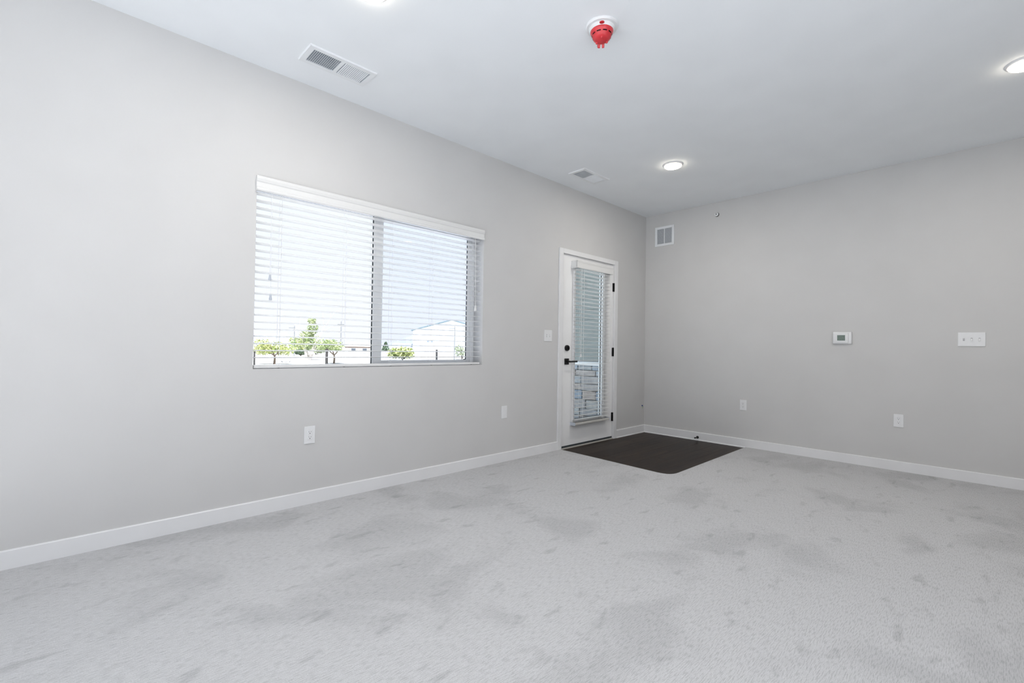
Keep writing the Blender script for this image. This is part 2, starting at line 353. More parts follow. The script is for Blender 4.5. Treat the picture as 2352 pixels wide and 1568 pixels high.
bm = bmesh.new(); ring(bm, MX - 0.036, WX1 - 0.028, WZ0 + 0.012, WZ1 - 0.018, (0.074, 0.048, 0.030, 0.042), 0.126, 0.150)
sash = sub(obj('sliding_sash', bm, m_vinylw), win)
bm = bmesh.new(); box(bm, MX + 0.036, WX1 - 0.072, 0.136, 0.139, WZ0 + 0.036, WZ1 - 0.056); g = sub(obj('pane', bm, m_glassb), win)
bm = bmesh.new(); ring(bm, MX + 0.036, WX1 - 0.075, WZ0 + 0.041, WZ1 - 0.059, (0.0, 0.006, 0.0, 0.0), 0.1345, 0.1355, 0)
bm.free(); bm = bmesh.new(); box(bm, WX1 - 0.082, WX1 - 0.0745, 0.132, 0.1365, WZ0 + 0.041, WZ1 - 0.059); sub(obj('gasket', bm, m_gask), win)
bm = bmesh.new(); box(bm, WX0 + 0.014, MX - 0.02, 0.158, 0.161, WZ0 + 0.010, WZ1 - 0.014); sub(obj('pane', bm, m_glass), win)
bm = bmesh.new(); ring(bm, WX0 + 0.012, MX + 0.03, WZ0 + 0.012, WZ1 - 0.014, (0.012, 0.05, 0.006, 0.012), 0.154, 0.172, 0.001); sub(obj('fixed_sash', bm, m_vinylw), win)
bm = bmesh.new(); box(bm, MX - 0.042, MX - 0.0365, 0.140, 0.148, WZ0 + 0.016, WZ1 - 0.018); sub(obj('gasket', bm, m_gask), win)
bm = bmesh.new(); box(bm, WX0 + 0.02, MX - 0.046, 0.146, 0.153, WZ1 - 0.036, WZ1 - 0.026); sub(obj('gasket', bm, m_gask), win)
bm = bmesh.new(); box(bm, WX1 - 0.105, WX1 - 0.085, 0.128, 0.135, WZ0 + 0.041, WZ0 + 0.049, 0.002); sub(obj('sash_latch', bm, m_gask), win)

# blind in the window
wb = thing('window_blind', 'wide white slatted blind lowered with open slats across the window', 'blind', (WX0, 0.03, WZ0))
BX0, BX1 = WX0 + 0.006, WX1 - 0.022
bm = bmesh.new()
prof = [(-0.022, 1.976), (-0.025, 1.982), (-0.024, 1.994), (-0.019, 1.999), (-0.019, 2.026), (-0.024, 2.032), (-0.028, 2.046), (-0.028, 2.058), (-0.024, 2.064), (-0.012, 2.064), (-0.012, 1.976)]
extr(bm, prof, WX0 - 0.006, WX1 - 0.012, 'X')
for xa, xb in ((WX0 - 0.006, WX0 + 0.002), (WX1 - 0.020, WX1 - 0.012)): box(bm, xa, xb, -0.013, -0.0005, 1.978, 2.062)
sub(obj('valance', bm, m_slat), wb)
bm = bmesh.new(); box(bm, BX0, BX1, 0.002, 0.058, 1.992, 2.048, 0.002); sub(obj('head_rail', bm, m_slat), wb)
ZS0, PIT, NS = 1.968, 0.0440, 24
def slat_mesh(w, d, tilt):
    bm = bmesh.new(); t = 0.003; n = 6; top = []; bot = []
    for i in range(n + 1):
        y = -d / 2 + d * i / n; c = 0.0022 * (1 - (2 * i / n - 1) ** 2)
        top.append((y, c + t / 2)); bot.append((y, c - t / 2))
    ca, sa = math.cos(tilt), math.sin(tilt)
    pr = [(y * ca - z * sa, y * sa + z * ca) for y, z in top + bot[::-1]]
    extr(bm, pr, 0, w, 'X'); bmesh.ops.recalc_face_normals(bm, faces=bm.faces[:])
    me = bpy.data.meshes.new('slat'); bm.to_mesh(me); bm.free(); me.materials.append(m_slat); return me
sm = slat_mesh(BX1 - BX0, 0.050, math.radians(-5.5))
for k in range(NS):
    o = bpy.data.objects.new('slat', sm); COL.objects.link(o); o.location = (BX0, 0.031, ZS0 - PIT * k); sub(o, wb)
bm = bmesh.new(); box(bm, BX0, BX1, 0.006, 0.056, WZ0 + 0.004, WZ0 + 0.022, 0.003, 2); br = sub(obj('bottom_rail', bm, m_slat), wb)
for x in (-4.385, -3.96, -3.60, -3.24, -2.83):
    bm = bmesh.new()
    for y in (0.005, 0.057): tube(bm, [(x, y, 1.995), (x, y, WZ0 + 0.015)], 0.0008, 5)
    tube(bm, [(x + 0.006, 0.031, 1.995), (x + 0.006, 0.031, WZ0 + 0.015)], 0.0007, 5)
    sub(obj('ladder_cord', bm, m_cord), wb)
    bm = bmesh.new(); lathe(bm, [(0, 0), (0.007, 0), (0.007, 0.003), (0, 0.003)], 12, 'Z', (x, 0.014, WZ0 + 0.0015)); p = obj('gap_shadow_disc', bm, m_slot); sub(p, wb)  # dark discs stand in for the shadow gap beneath the rail
TS = [(0, 0.0), (0.0075, 0.0), (0.0095, 0.004), (0.0085, 0.012), (0.0058, 0.022), (0.0062, 0.030), (0.0050, 0.034), (0.0, 0.035)]
for x, z in ((-4.452, 1.436), (-4.446, 1.314)):
    bm = bmesh.new(); tube(bm, [(x, -0.004, 1.99), (x, -0.004, z + 0.03)], 0.0010, 6); c = sub(obj('tilt_cord', bm, m_cord), wb)
    bm = bmesh.new(); lathe(bm, TS, 14, 'Z', (x, -0.004, z)); t_ = obj('tassel', bm, m_tassel, None, True); t_.parent = c; t_['label'] = 'grey plastic tassel'
bm = bmesh.new(); tube(bm, [(-2.818, -0.004, 1.985), (-2.815, -0.006, 1.70), (-2.808, -0.004, 1.39)], 0.0022, 8); c = sub(obj('lift_cord', bm, m_slat), wb)
bm = bmesh.new(); lathe(bm, [(0, 0), (0.011, 0), (0.013, 0.006), (0.010, 0.022), (0.006, 0.040), (0.004, 0.050), (0, 0.051)], 16, 'Z', (-2.808, -0.004, 1.352)); t_ = obj('tassel', bm, m_slat, None, True); t_.parent = c

# ------------------------------------------------------------------ door
dr = struct(thing('door_1', 'white door with full-length glass and black hardware', 'door', (-1.165, 0, 0)))
del dr['category']
cw = 0.062; CX0, CX1, CZ = -1.709, -0.645, 2.081
def casing(name, x0, x1, z0, z1):
    bm = bmesh.new(); box(bm, x0, x1, -0.017, 0.0, z0, z1, 0.003, 2); return sub(obj(name, bm, m_trim), dr)
casing('casing', CX0, CX0 + cw, -0.002, CZ); casing('casing', CX1 - cw, CX1, -0.0085, CZ)
casing('casing', CX0 + cw, CX1 - cw, CZ - 0.050, CZ)
bm = bmesh.new()
box(bm, DX0, DX0 + 0.022, 0.0, T, -0.012, DZ1); box(bm, DX1 - 0.0, DX1 - 0.020, 0.0, T, -0.012, DZ1); box(bm, DX0 + 0.022, DX1 - 0.020, 0.0, T, DZ1 - 0.014, DZ1)
sub(obj('jamb', bm, m_trim), dr)
SX0, SX1, SZ0, SZ1 = -1.624, -0.710, 0.022, 2.032; SY0, SY1 = 0.008, 0.052
LX0, LX1, LZ0, LZ1 = -1.420, -0.925, 0.285, 1.925           # glass
bm = slab_holes([SX0, LX0, LX1, SX1], [SZ0, LZ0, LZ1, SZ1], lambda i, j: not (i == 1 and j == 1), SY0, SY1, 'Y'); sub(obj('door_slab', bm, m_door), dr)
bm = bmesh.new(); ring(bm, LX0 - 0.032, LX1 + 0.032, LZ0 - 0.032, LZ1 + 0.032, 0.034, -0.002, SY0 + 0.004, 0.004); sub(obj('glazing_bead', bm, m_door), dr)
bm = bmesh.new(); ring(bm, LX0, LX1, LZ0, LZ1, 0.004, 0.024, 0.034, 0); sub(obj('gasket', bm, m_gask), dr)
bm = bmesh.new(); box(bm, LX0, LX1, 0.027, 0.031, LZ0, LZ1); sub(obj('pane', bm, m_glassd), dr)
bm = bmesh.new(); box(bm, SX0, SX1, 0.004, 0.050, 0.004, SZ0); sub(obj('door_sweep', bm, m_gask), dr)
bm = bmesh.new(); extr(bm, [(-0.012, -0.010), (-0.012, -0.003), (0.002, 0.003), (0.10, 0.003), (T, -0.02), (T, -0.05), (0, -0.05)], DX0 + 0.022, DX1 - 0.020, 'X'); sub(obj('threshold', bm, m_alu), dr)
for z in (1.767, 1.008, 0.249):
    bm = bmesh.new(); tube(bm, [(-0.704, -0.004, z - 0.051), (-0.704, -0.004, z + 0.051)], 0.0075, 12)
    box(bm, -0.725, -0.704, 0.001, 0.0075, z - 0.05, z + 0.05); box(bm, -0.704, -0.690, -0.0015, 0.003, z - 0.05, z + 0.05)
    h = sub(obj('hinge', bm, m_black, None, True), dr)
    h['label'] = 'black butt hinge'
HX = -1.556
bm = bmesh.new(); lathe(bm, [(0, 0.008), (0.031, 0.008), (0.031, -0.008), (0.027, -0.015), (0.0, -0.016)], 28, 'Y', (HX, 0, 1.046)); db = sub(obj('deadbolt', bm, m_black, None, True), dr)
bm = bmesh.new(); box(bm, HX - 0.004, HX + 0.004, -0.030, -0.014, 1.030, 1.062, 0.002); q = obj('thumb_turn', bm, m_black); q.parent = db
bm = bmesh.new(); box(bm, HX - 0.032, HX + 0.032, -0.004, 0.008, 0.904 - 0.032, 0.904 + 0.032, 0.002); hr = sub(obj('handle_rose', bm, m_black), dr)
bm = bmesh.new(); tube(bm, [(HX, -0.003, 0.904), (HX, -0.045, 0.904)], 0.010, 12); box(bm, HX - 0.010, HX + 0.112, -0.056, -0.043, 0.896, 0.912, 0.003); q = obj('lever', bm, m_black); q.parent = hr
for o_ in (db, hr): o_['label'] = 'black lock hardware'

# blind on the door
dbl = thing('door_blind', 'narrow white slatted blind mounted on the glazed door', 'blind', (-1.165, -0.03, 0.24))
VX0, VX1 = -1.492, -0.838
bm = bmesh.new(); extr(bm, [(-0.072, 1.892), (-0.075, 1.898), (-0.075, 1.950), (-0.078, 1.958), (-0.078, 1.968), (-0.074, 1.973), (-0.062, 1.973), (-0.062, 1.892)], VX0, VX1, 'X')
for xa, xb in ((VX0, VX0 + 0.010), (VX1 - 0.010, VX1)): box(bm, xa, xb, -0.064, SY0 - 0.0005, 1.893, 1.972)
sub(obj('valance', bm, m_slat), dbl)
bm = bmesh.new(); box(bm, VX0 + 0.016, VX1 - 0.016, -0.060, -0.006, 1.900, 1.950, 0.002); sub(obj('head_rail', bm, m_slat), dbl)
DS0, DS1 = VX0 + 0.018, VX1 - 0.018
sm2 = slat_mesh(DS1 - DS0, 0.050, math.radians(-5.0))
nd = 39; dz0, dz1 = 1.878, 0.288
for k in range(nd):
    o = bpy.data.objects.new('slat', sm2); COL.objects.link(o); o.location = (DS0, -0.034, dz0 + (dz1 - dz0) * k / (nd - 1)); sub(o, dbl)
bm = bmesh.new(); box(bm, DS0 - 0.004, DS1 + 0.004, -0.060, -0.008, 0.232, 0.256, 0.006, 3); sub(obj('bottom_rail', bm, m_rail_shade), dbl)
for xa in (DS0 - 0.007, DS1 + 0.004):
    bm = bmesh.new(); box(bm, xa, xa + 0.003, -0.062, SY0, 0.228, 0.262, 0.001); sub(obj('hold_down_bracket', bm, m_tassel), dbl)
for x in (-1.355, -0.985):
    bm = bmesh.new()
    for y in (-0.0605, -0.0075): tube(bm, [(x, y, 1.905), (x, y, 0.25)], 0.0016, 6)
    sub(obj('ladder_cord', bm, m_slat), dbl)
bm = bmesh.new(); tube(bm, [(-1.402, -0.064, 1.90), (-1.402, -0.064, 0.985)], 0.0022, 6); c = sub(obj('tilt_cord', bm, m_slat), dbl)
bm = bmesh.new(); lathe(bm, TS, 14, 'Z', (-1.402, -0.064, 0.952)); t_ = obj('tassel', bm, m_slat, None, True); t_.parent = c
bm = bmesh.new(); tube(bm, [(-0.872, -0.064, 1.90), (-0.866, -0.064, 1.0), (-0.862, -0.064, 0.93)], 0.0020, 6); c = sub(obj('lift_cord', bm, m_slat), dbl)
bm = bmesh.new(); lathe(bm, TS, 14, 'Z', (-0.860, -0.064, 0.898)); t_ = obj('tassel', bm, m_slat, None, True); t_.parent = c

# ------------------------------------------------------------------ ceiling fittings
def downlight(x, y, label):
    t = thing('recessed_light', label, 'light', (x, y, H), 0, 'recessed ceiling lights')
    lobj('trim_ring', m_trim, t, [(0.0735, -0.012), (0.078, -0.0115), (0.088, -0.005), (0.090, 0.0), (0.0735, 0.0), (0.0735, -0.012)], 48)
    lobj('lens', m_lens, t, [(0.0, -0.0240), (0.050, -0.0235), (0.068, -0.0215), (0.0732, -0.0175), (0.0732, -0.004), (0.0, -0.004)], 48)
    ld = bpy.data.lights.new('lamp_glow', 'AREA'); ld.shape = 'DISK'; ld.size = 0.14; ld.energy = 4.8; ld.color = (1.0, 0.95, 0.88)
    lo = bpy.data.objects.new('lamp_glow', ld); COL.objects.link(lo); lo.parent = t; lo.location = (0, 0, -0.026)
downlight(-1.370, -1.066, 'small round recessed ceiling light nearest the corner above the door')
downlight(-1.370, -3.245, 'round recessed ceiling light cut off by the right edge of the photo')
downlight(-4.345, -1.064, 'round recessed ceiling light cut off by the top edge of the photo')
downlight(-4.345, -3.245, 'round recessed ceiling light behind the camera, out of the photo')

downlight(-5.85, -2.50, 'unseen ceiling light added just behind the camera to brighten the room')  # extra lamps added behind the camera to lift the room's brightness
downlight(-5.72, -3.70, 'unseen ceiling light added in the rear corner to brighten the room')  # likewise an added lamp, out of view

def register(x, y, label):
    t = thing('ceiling_register', label, 'vent', (x, y, H), 0, 'ceiling air registers')
    hw, hd = 0.206, 0.100; ow, od = 0.172, 0.068
    bm = slab_holes([-hw + 0.004, -ow, ow, hw - 0.004], [-hd + 0.004, -od, od, hd - 0.004], lambda i, j: not (i == 1 and j == 1), -0.008, 0.0, 'Z')
    for f in bm.faces: pass
    # sloped rim
    vs_ = [(-hw, -hd), (hw, -hd), (hw, hd), (-hw, hd)]
    A = [bm.verts.new((a, b, 0.0)) for a, b in vs_]; B = [bm.verts.new((a * (hw - 0.007) / hw, b * (hd - 0.007) / hd, -0.008)) for a, b in vs_]
    for i in range(4): bm.faces.new((A[i], A[(i + 1) % 4], B[(i + 1) % 4], B[i]))
    obj('face_frame', bm, m_vent, t)
    bx('center_bar', m_vent, t, -0.010, 0.010, -od, od, -0.0075, 0.0)
    bx('duct_back', m_duct, t, -ow, ow, -od, od, -0.0012, -0.0002)
    lm = {}
    for s in (-1, 1):
        bm = bmesh.new(); a = -math.radians(50) * s; l, th = (0.0042 if s < 0 else 0.0036), 0.0006
        dx, dz = l * math.cos(a), l * math.sin(a); nx, nz = -math.sin(a) * th, math.cos(a) * th
        extr(bm, [(-dx - nx, -dz - nz), (dx - nx, dz - nz), (dx + nx, dz + nz), (-dx + nx, -dz + nz)], -od, od, 'Y')
        bmesh.ops.recalc_face_normals(bm, faces=bm.faces[:])
        me = bpy.data.meshes.new('louver'); bm.to_mesh(me); bm.free(); me.materials.append(m_vent); lm[s] = me
    for s in (-1, 1):
        for k in range(14):
            o = bpy.data.objects.new('louver', lm[s]); COL.objects.link(o); o.parent = t
            o.location = (s * (0.016 + 0.150 * (k + 0.5) / 14), 0, -0.0046)
    for yy in (-0.025, 0.028):
        bx('damper_rod', m_duct, t, -ow, -0.010, yy - 0.0012, yy + 0.0012, -0.0020, -0.0012)
    return t
register(-4.190, -0.347, 'large-looking white ceiling register above the window, half dark louvres')
register(-1.666, -0.343, 'small-looking white ceiling register near the corner above the door')

# alarm with red dust cover
al = thing('smoke_alarm', 'white round ceiling alarm wearing a red plastic dust cover', 'alarm', (-3.352, -1.683, H))
lobj('base_plate', m_plate, al, [(0.0, 0.0), (0.084, 0.0), (0.084, -0.006), (0.080, -0.012), (0.068, -0.014), (0.0, -0.014)], 48)
lobj('sensor_body', m_plate, al, [(0.0, -0.013), (0.068, -0.013), (0.066, -0.022), (0.060, -0.030), (0.0, -0.030)], 48)
CY = 0.0
cov = lobj('dust_cover', m_red, al, [(0.060, -0.024), (0.061, -0.028), (0.057, -0.038), (0.052, -0.047), (0.050, -0.052), (0.044, -0.066), (0.034, -0.073), (0.018, -0.077), (0.0, -0.078)], 48)
vdir = math.atan2(-3.128 + 1.683, -5.362 + 3.352)               # towards the camera
for k in range(10):
    a = vdir + math.radians(36 * k + 18); bm = bmesh.new(); n = 6; q = []
    for (r, z) in ((0.0523, -0.0480), (0.0510, -0.0535)):
        q.append([bm.verts.new((r * 1.012 * math.cos(a + math.radians(-12 + 24 * i / n)), r * 1.012 * math.sin(a + math.radians(-12 + 24 * i / n)), z)) for i in range(n + 1)])
    for i in range(n): bm.faces.new((q[0][i], q[0][i + 1], q[1][i + 1], q[1][i]))
    bmesh.ops.solidify(bm, geom=bm.faces[:], thickness=0.0006)
    s_ = obj('slot', bm, m_redd, None); s_.parent = cov
for k, aa in enumerate((0, 120, 240)):
    a = vdir + math.radians(aa); c_ = (0.030 * math.cos(a), 0.030 * math.sin(a), 0)
    bm = bmesh.new(); lathe(bm, [(0.0065, -0.070), (0.006, -0.078), (0.004, -0.081), (0.0, -0.082)], 14, 'Z', c_); s_ = obj('knob', bm, m_red, None, True); s_.parent = cov
for aa in (170, 200):
    a = vdir + math.radians(aa); bm = bmesh.new(); ca, sa = math.cos(a), math.sin(a)
    q = [(0.034, -0.070), (0.052, -0.056), (0.055, -0.068), (0.046, -0.086), (0.040, -0.084)]
    A = [bm.verts.new((r * ca - 0.006 * sa, r * sa + 0.006 * ca, z)) for r, z in q]; B = [bm.verts.new((r * ca + 0.006 * sa, r * sa - 0.006 * ca, z)) for r, z in q]
    bm.faces.new(A[::-1]); bm.faces.new(B)
    for i in range(5): bm.faces.new((A[i], A[(i + 1) % 5], B[(i + 1) % 5], B[i]))
    s_ = obj('clip', bm, m_red, None); s_.parent = cov
bm = bmesh.new(); ca, sa = math.cos(vdir), math.sin(vdir); prt = []
for i in range(18):
    b_ = 2 * math.pi * i / 18; prt.append((0.083 + 0.0095 * math.cos(b_), 0.0125 * math.sin(b_)))
A = [bm.verts.new((r * ca - t_ * sa, r * sa + t_ * ca, -0.032)) for r, t_ in prt]; B = [bm.verts.new((r * ca - t_ * sa, r * sa + t_ * ca, -0.036)) for r, t_ in prt]
bm.faces.new(A); bm.faces.new(B[::-1])
for i in range(18): bm.faces.new((A[i], A[(i + 1) % 18], B[(i + 1) % 18], B[i]))
s_ = obj('pull_tab', bm, m_red, None); s_.parent = cov

# ------------------------------------------------------------------ wall fittings
def plate(name, label, cat, wall, pos, z, w, h, group=None):
    """a cover plate; local x runs along the wall, local -y faces the room"""
    if wall == 'L': t = thing(name, label, cat, (pos, 0, z), 0, group)
    else: t = thing(name, label, cat, (0, pos, z), -math.pi / 2, group)
    bm = bmesh.new(); box(bm, -w / 2, w / 2, -0.0055, 0.001, -h / 2, h / 2, 0.0028, 2); obj('cover_plate', bm, m_plate, t); return t
def outlet(label, wall, pos, z, blank=False):
    t = plate('wall_outlet', label, 'outlet', wall, pos, z, 0.070, 0.1145, 'wall outlets')
    if blank:
        bx('insert', m_plate, t, -0.0165, 0.0165, -0.0068, -0.005, -0.0335, 0.0335, bev=0.0008)
        bm = bmesh.new(); lathe(bm, [(0, -0.0085), (0.0035, -0.0085), (0.0035, -0.006), (0, -0.006)], 12, 'Y', (0, 0, 0)); obj('jack', bm, m_plate, t)
        return
    ins = bx('insert', m_plate, t, -0.0165, 0.0165, -0.0072, -0.005, -0.0335, 0.0335, bev=0.001)
    for s in (0.0165, -0.0165):
        rc = bx('receptacle', m_plate, t, -0.013, 0.013, -0.0080, -0.007, s - 0.012, s + 0.012, bev=0.0006)
        bm = bmesh.new()
        for sx_ in (-0.0064, 0.0064): box(bm, sx_ - 0.0013, sx_ + 0.0013, -0.0084, -0.0078, s + 0.001, s + 0.009)
        o = obj('slot', bm, m_slotl, None); o.parent = rc
        bm = bmesh.new(); lathe(bm, [(0, -0.0085), (0.0030, -0.0085), (0.0030, -0.0078), (0, -0.0078)], 12, 'Y', (0, 0, s - 0.0058)); o = obj('ground_hole', bm, m_slot, None); o.parent = rc
def switches(label, wall, pos, z, w, xs, ups):
    t = plate('light_switch', label, 'switch', wall, pos, z, w, 0.1145, 'light switches')
    for x, u in zip(xs, ups):
        bx('toggle_slot', m_slotl, t, x - 0.0052, x + 0.0052, -0.0060, -0.0052, -0.012, 0.012)
        bm = bmesh.new(); sg = 1 if u else -1
        extr(bm, [(-0.0055, -0.008), (-0.0055, 0.008), (-0.016, sg * 0.012 + 0.003), (-0.017, sg * 0.012 - 0.003)], x - 0.0042, x + 0.0042, 'X'); obj('toggle', bm, m_plate, t)
    for x in xs:
        for zz in (-0.030, 0.030):
            bm = bmesh.new(); lathe(bm, [(0, -0.0066), (0.0028, -0.0064), (0.0028, -0.005), (0, -0.005)], 10, 'Y', (x, 0, zz)); obj('screw', bm, m_trim, t)
outlet('white duplex outlet below the window on the left wall', 'L', -4.190, 0.449)
outlet('plain white wall plate low on the wall between window and door', 'L', -2.447, 0.450, blank=True)
outlet('small white duplex outlet on the right wall nearest the dark landing', 'R', -1.207, 0.452)
outlet('white duplex outlet on the right wall below the thermostat', 'R', -2.522, 0.444)
switches('white two-toggle switch plate beside the door', 'L', -1.860, 1.166, 0.1165, (-0.023, 0.023), (False, True))
switches('wide white three-toggle switch plate on the right wall', 'R', -2.983, 1.165, 0.163, (-0.046, 0.0, 0.046), (True, False, False))

th = thing('thermostat', 'white rectangular thermostat with grey-green display on the right wall', 'thermostat', (0, -2.103, 1.180), -math.pi / 2)
bm = bmesh.new(); box(bm, -0.076, 0.076, -0.016, 0.001, -0.059, 0.059, 0.010, 3); obj('case', bm, m_plate, th, True)
bm = bmesh.new(); box(bm, -0.068, 0.050, -0.026, -0.014, -0.050, 0.048, 0.005, 2); dv = obj('front_cover', bm, m_plate, th, True)
bx('display_bezel', m_plate, th, -0.043, 0.032, -0.0275, -0.025, -0.034, 0.036, bev=0.001)
bx('display', m_lcd, th, -0.036, 0.026, -0.0285, -0.0270, -0.025, 0.027)

# return-air grille high on the right wall
gr = thing('air_grille', 'small square two-panel white air grille high by the corner', 'vent', (0, -0.260, 2.458), -math.pi / 2)
bm = bmesh.new(); ring(bm, -0.127, 0.127, -0.122, 0.122, 0.030, -0.010, 0.0, 0.002); obj('face_frame', bm, m_vent, gr)
bx('center_bar', m_vent, gr, -0.007, 0.007, -0.009, -0.001, -0.093, 0.093)
bx('backing', m_filter, gr, -0.098, 0.098, -0.0014, 0.0, -0.093, 0.093)
bm = bmesh.new(); a = math.radians(40); l = 0.006
extr(bm, [(-l * math.cos(a), -l * math.sin(a)), (l * math.cos(a), l * math.sin(a)), (l * math.cos(a), l * math.sin(a) + 0.001), (-l * math.cos(a), -l * math.sin(a) + 0.001)], -0.0975, 0.0975, 'X')
bmesh.ops.recalc_face_normals(bm, faces=bm.faces[:]); lme = bpy.data.meshes.new('louver'); bm.to_mesh(lme); bm.free(); lme.materials.append(m_filter)
for k in range(15):
    o = bpy.data.objects.new('louver', lme); COL.objects.link(o); o.parent = gr; o.location = (0, -0.0062, -0.086 + 0.0123 * k)

sp = thing('fire_sprinkler', 'small round white sidewall fire sprinkler high on the right wall', 'sprinkler', (0, -0.904, 2.598), -math.pi / 2)
lobj('escutcheon', m_slot, sp, [(0, 0.0), (0.024, 0.0), (0.024, -0.003), (0.018, -0.006), (0, -0.006)], 28, 'Y')
lobj('cap', m_plate, sp, [(0.008, -0.004), (0.008, -0.012), (0.021, -0.015), (0.022, -0.019), (0.018, -0.022), (0, -0.023)], 28, 'Y')
lobj('nozzle', m_slot, sp, [(0, -0.022), (0.005, -0.022), (0.005, -0.030), (0, -0.031)], 14, 'Y')

ds = thing('door_stop', 'short black door stop projecting from the right baseboard', 'door stop', (-0.014, -0.708, 0.030), -math.pi / 2)
lobj('mount', m_black, ds, [(0, 0.0), (0.015, 0.0), (0.015, -0.006), (0.007, -0.014), (0, -0.014)], 20, 'Y')
lobj('rod', m_black, ds, [(0, -0.012), (0.0048, -0.012), (0.0048, -0.062), (0, -0.062)], 12, 'Y')
lobj('bumper', m_black, ds, [(0, -0.060), (0.0075, -0.060), (0.0085, -0.072), (0.006, -0.076), (0, -0.076)], 16, 'Y')

cb = thing('cable_end', 'tiny dark blue cable end poking out of the wall beside the corner', 'cable', (-0.051, 0, 0.330))
bm = bmesh.new(); tube(bm, [(0, 0.002, 0), (0, -0.006, 0.0), (0.001, -0.012, -0.003)], [0.009, 0.009, 0.006], 10); obj('plug', bm, m_blue, cb, True)
bm = bmesh.new(); tube(bm, [(0.001, -0.010, -0.002), (0.002, -0.012, -0.014), (0.002, -0.006, -0.034)], [0.003, 0.003, 0.002], 8); obj('wire', bm, m_green, cb, True)

# ------------------------------------------------------------------ rear glazing added behind the camera to brighten the room
w2 = struct(thing('window_2_added', 'unseen wide glazing added behind the camera to light the room', 'window', (XW, -2.4, 0))); del w2['category']
bm = bmesh.new(); xa, xb = XW - 0.13, XW - 0.06
for a, b in ((GY0, GY0 + 0.06), (-2.43, -2.37), (GY1 - 0.06, GY1)): box(bm, xa, xb, a, b, GZ0, GZ1, 0.003)
box(bm, xa, xb, GY0, GY1, GZ0, GZ0 + 0.06); box(bm, xa, xb, GY0, GY1, GZ1 - 0.06, GZ1); sub(obj('window_frame', bm, m_vinylw), w2)
for a, b in ((GY0 + 0.06, -2.43), (-2.37, GY1 - 0.06)):
    bm = bmesh.new(); box(bm, XW - 0.10, XW - 0.097, a, b, GZ0 + 0.06, GZ1 - 0.06); sub(obj('pane', bm, m_glass), w2)

w3 = struct(thing('window_3_added', 'unseen wide glazing added on the back wall to light the room', 'window', (BX_0, YS, 0))); del w3['category']  # second unseen glazing, added to raise the daylight indoors
bm = bmesh.new(); ya, yb = YS - 0.13, YS - 0.06; mid = (BX_0 + BX_1) / 2
for a, b in ((BX_0, BX_0 + 0.06), (mid - 0.03, mid + 0.03), (BX_1 - 0.06, BX_1)): box(bm, a, b, ya, yb, GZ0, GZ1, 0.003)
box(bm, BX_0, BX_1, ya, yb, GZ0, GZ0 + 0.06); box(bm, BX_0, BX_1, ya, yb, GZ1 - 0.06, GZ1); sub(obj('window_frame', bm, m_vinylw), w3)
for a, b in ((BX_0 + 0.06, mid - 0.03), (mid + 0.03, BX_1 - 0.06)):
    bm = bmesh.new(); box(bm, a, b, YS - 0.10, YS - 0.097, GZ0 + 0.06, GZ1 - 0.06); sub(obj('pane', bm, m_glass), w3)

# ------------------------------------------------------------------ porch beside the door
struct(bx('floor_porch', m_conc, None, -2.1, T + 0.2, T, 1.95, -0.66, -0.05))
wing = struct(bx('wall_porch', m_siding, None, T + 0.045, T + 0.2, T, 1.95, -0.66, 2.72), 'porch side wall of stone below and lap siding above')
bm = bmesh.new(); extr(bm, [(0.205, 0.795), (0.170, 0.795), (0.165, 0.805), (0.165, 0.838), (0.205, 0.855), (0.226, 0.855), (0.226, 0.795)], T + 0.001, 1.95, 'Y'); o = obj('ledge', bm, m_trim, wing)
zz = 0.86
while zz < 2.68:
    z1 = min(zz + 0.152, 2.71)
    bm = bmesh.new(); extr(bm, [(T + 0.046, zz), (T + 0.022, zz), (T + 0.034, z1), (T + 0.046, z1)], T + 0.002, 1.94, 'Y'); obj('siding_board', bm, m_siding, wing); zz = z1 + 0.0015
z = -0.045; row = 0
rs = random.Random(3)
while z < 0.78:
    h = min(rs.choice((0.085, 0.10, 0.115, 0.135)), 0.795 - z); y = T + 0.004 - (0.13 if row % 2 else 0)
    while y < 1.94:
        l = rs.uniform(0.20, 0.42); y0, y1 = max(y, T + 0.004), min(y + l, 1.94)
        if y1 - y0 > 0.05:
            bm = bmesh.new(); d = rs.uniform(0.026, 0.046)
            box(bm, T + 0.046 - d, T + 0.05, y0 + 0.005, y1 - 0.005, z + 0.004, z + h - 0.004, bev=0.007, seg=1)
            for v in bm.verts:
                if v.co.x < T + 0.03: v.co += Vector((rs.uniform(-0.004, 0.004), rs.uniform(-0.003, 0.003), rs.uniform(-0.003, 0.003)))
            obj('stone', bm, m_stone, wing)
        y += l
    z += h; row += 1
struct(bx('ceiling_porch_shade', m_trim, None, -1.75, T + 0.2, T, 1.95, 2.72, 2.90))  # unseen porch roof, extended to keep sun off the side wall

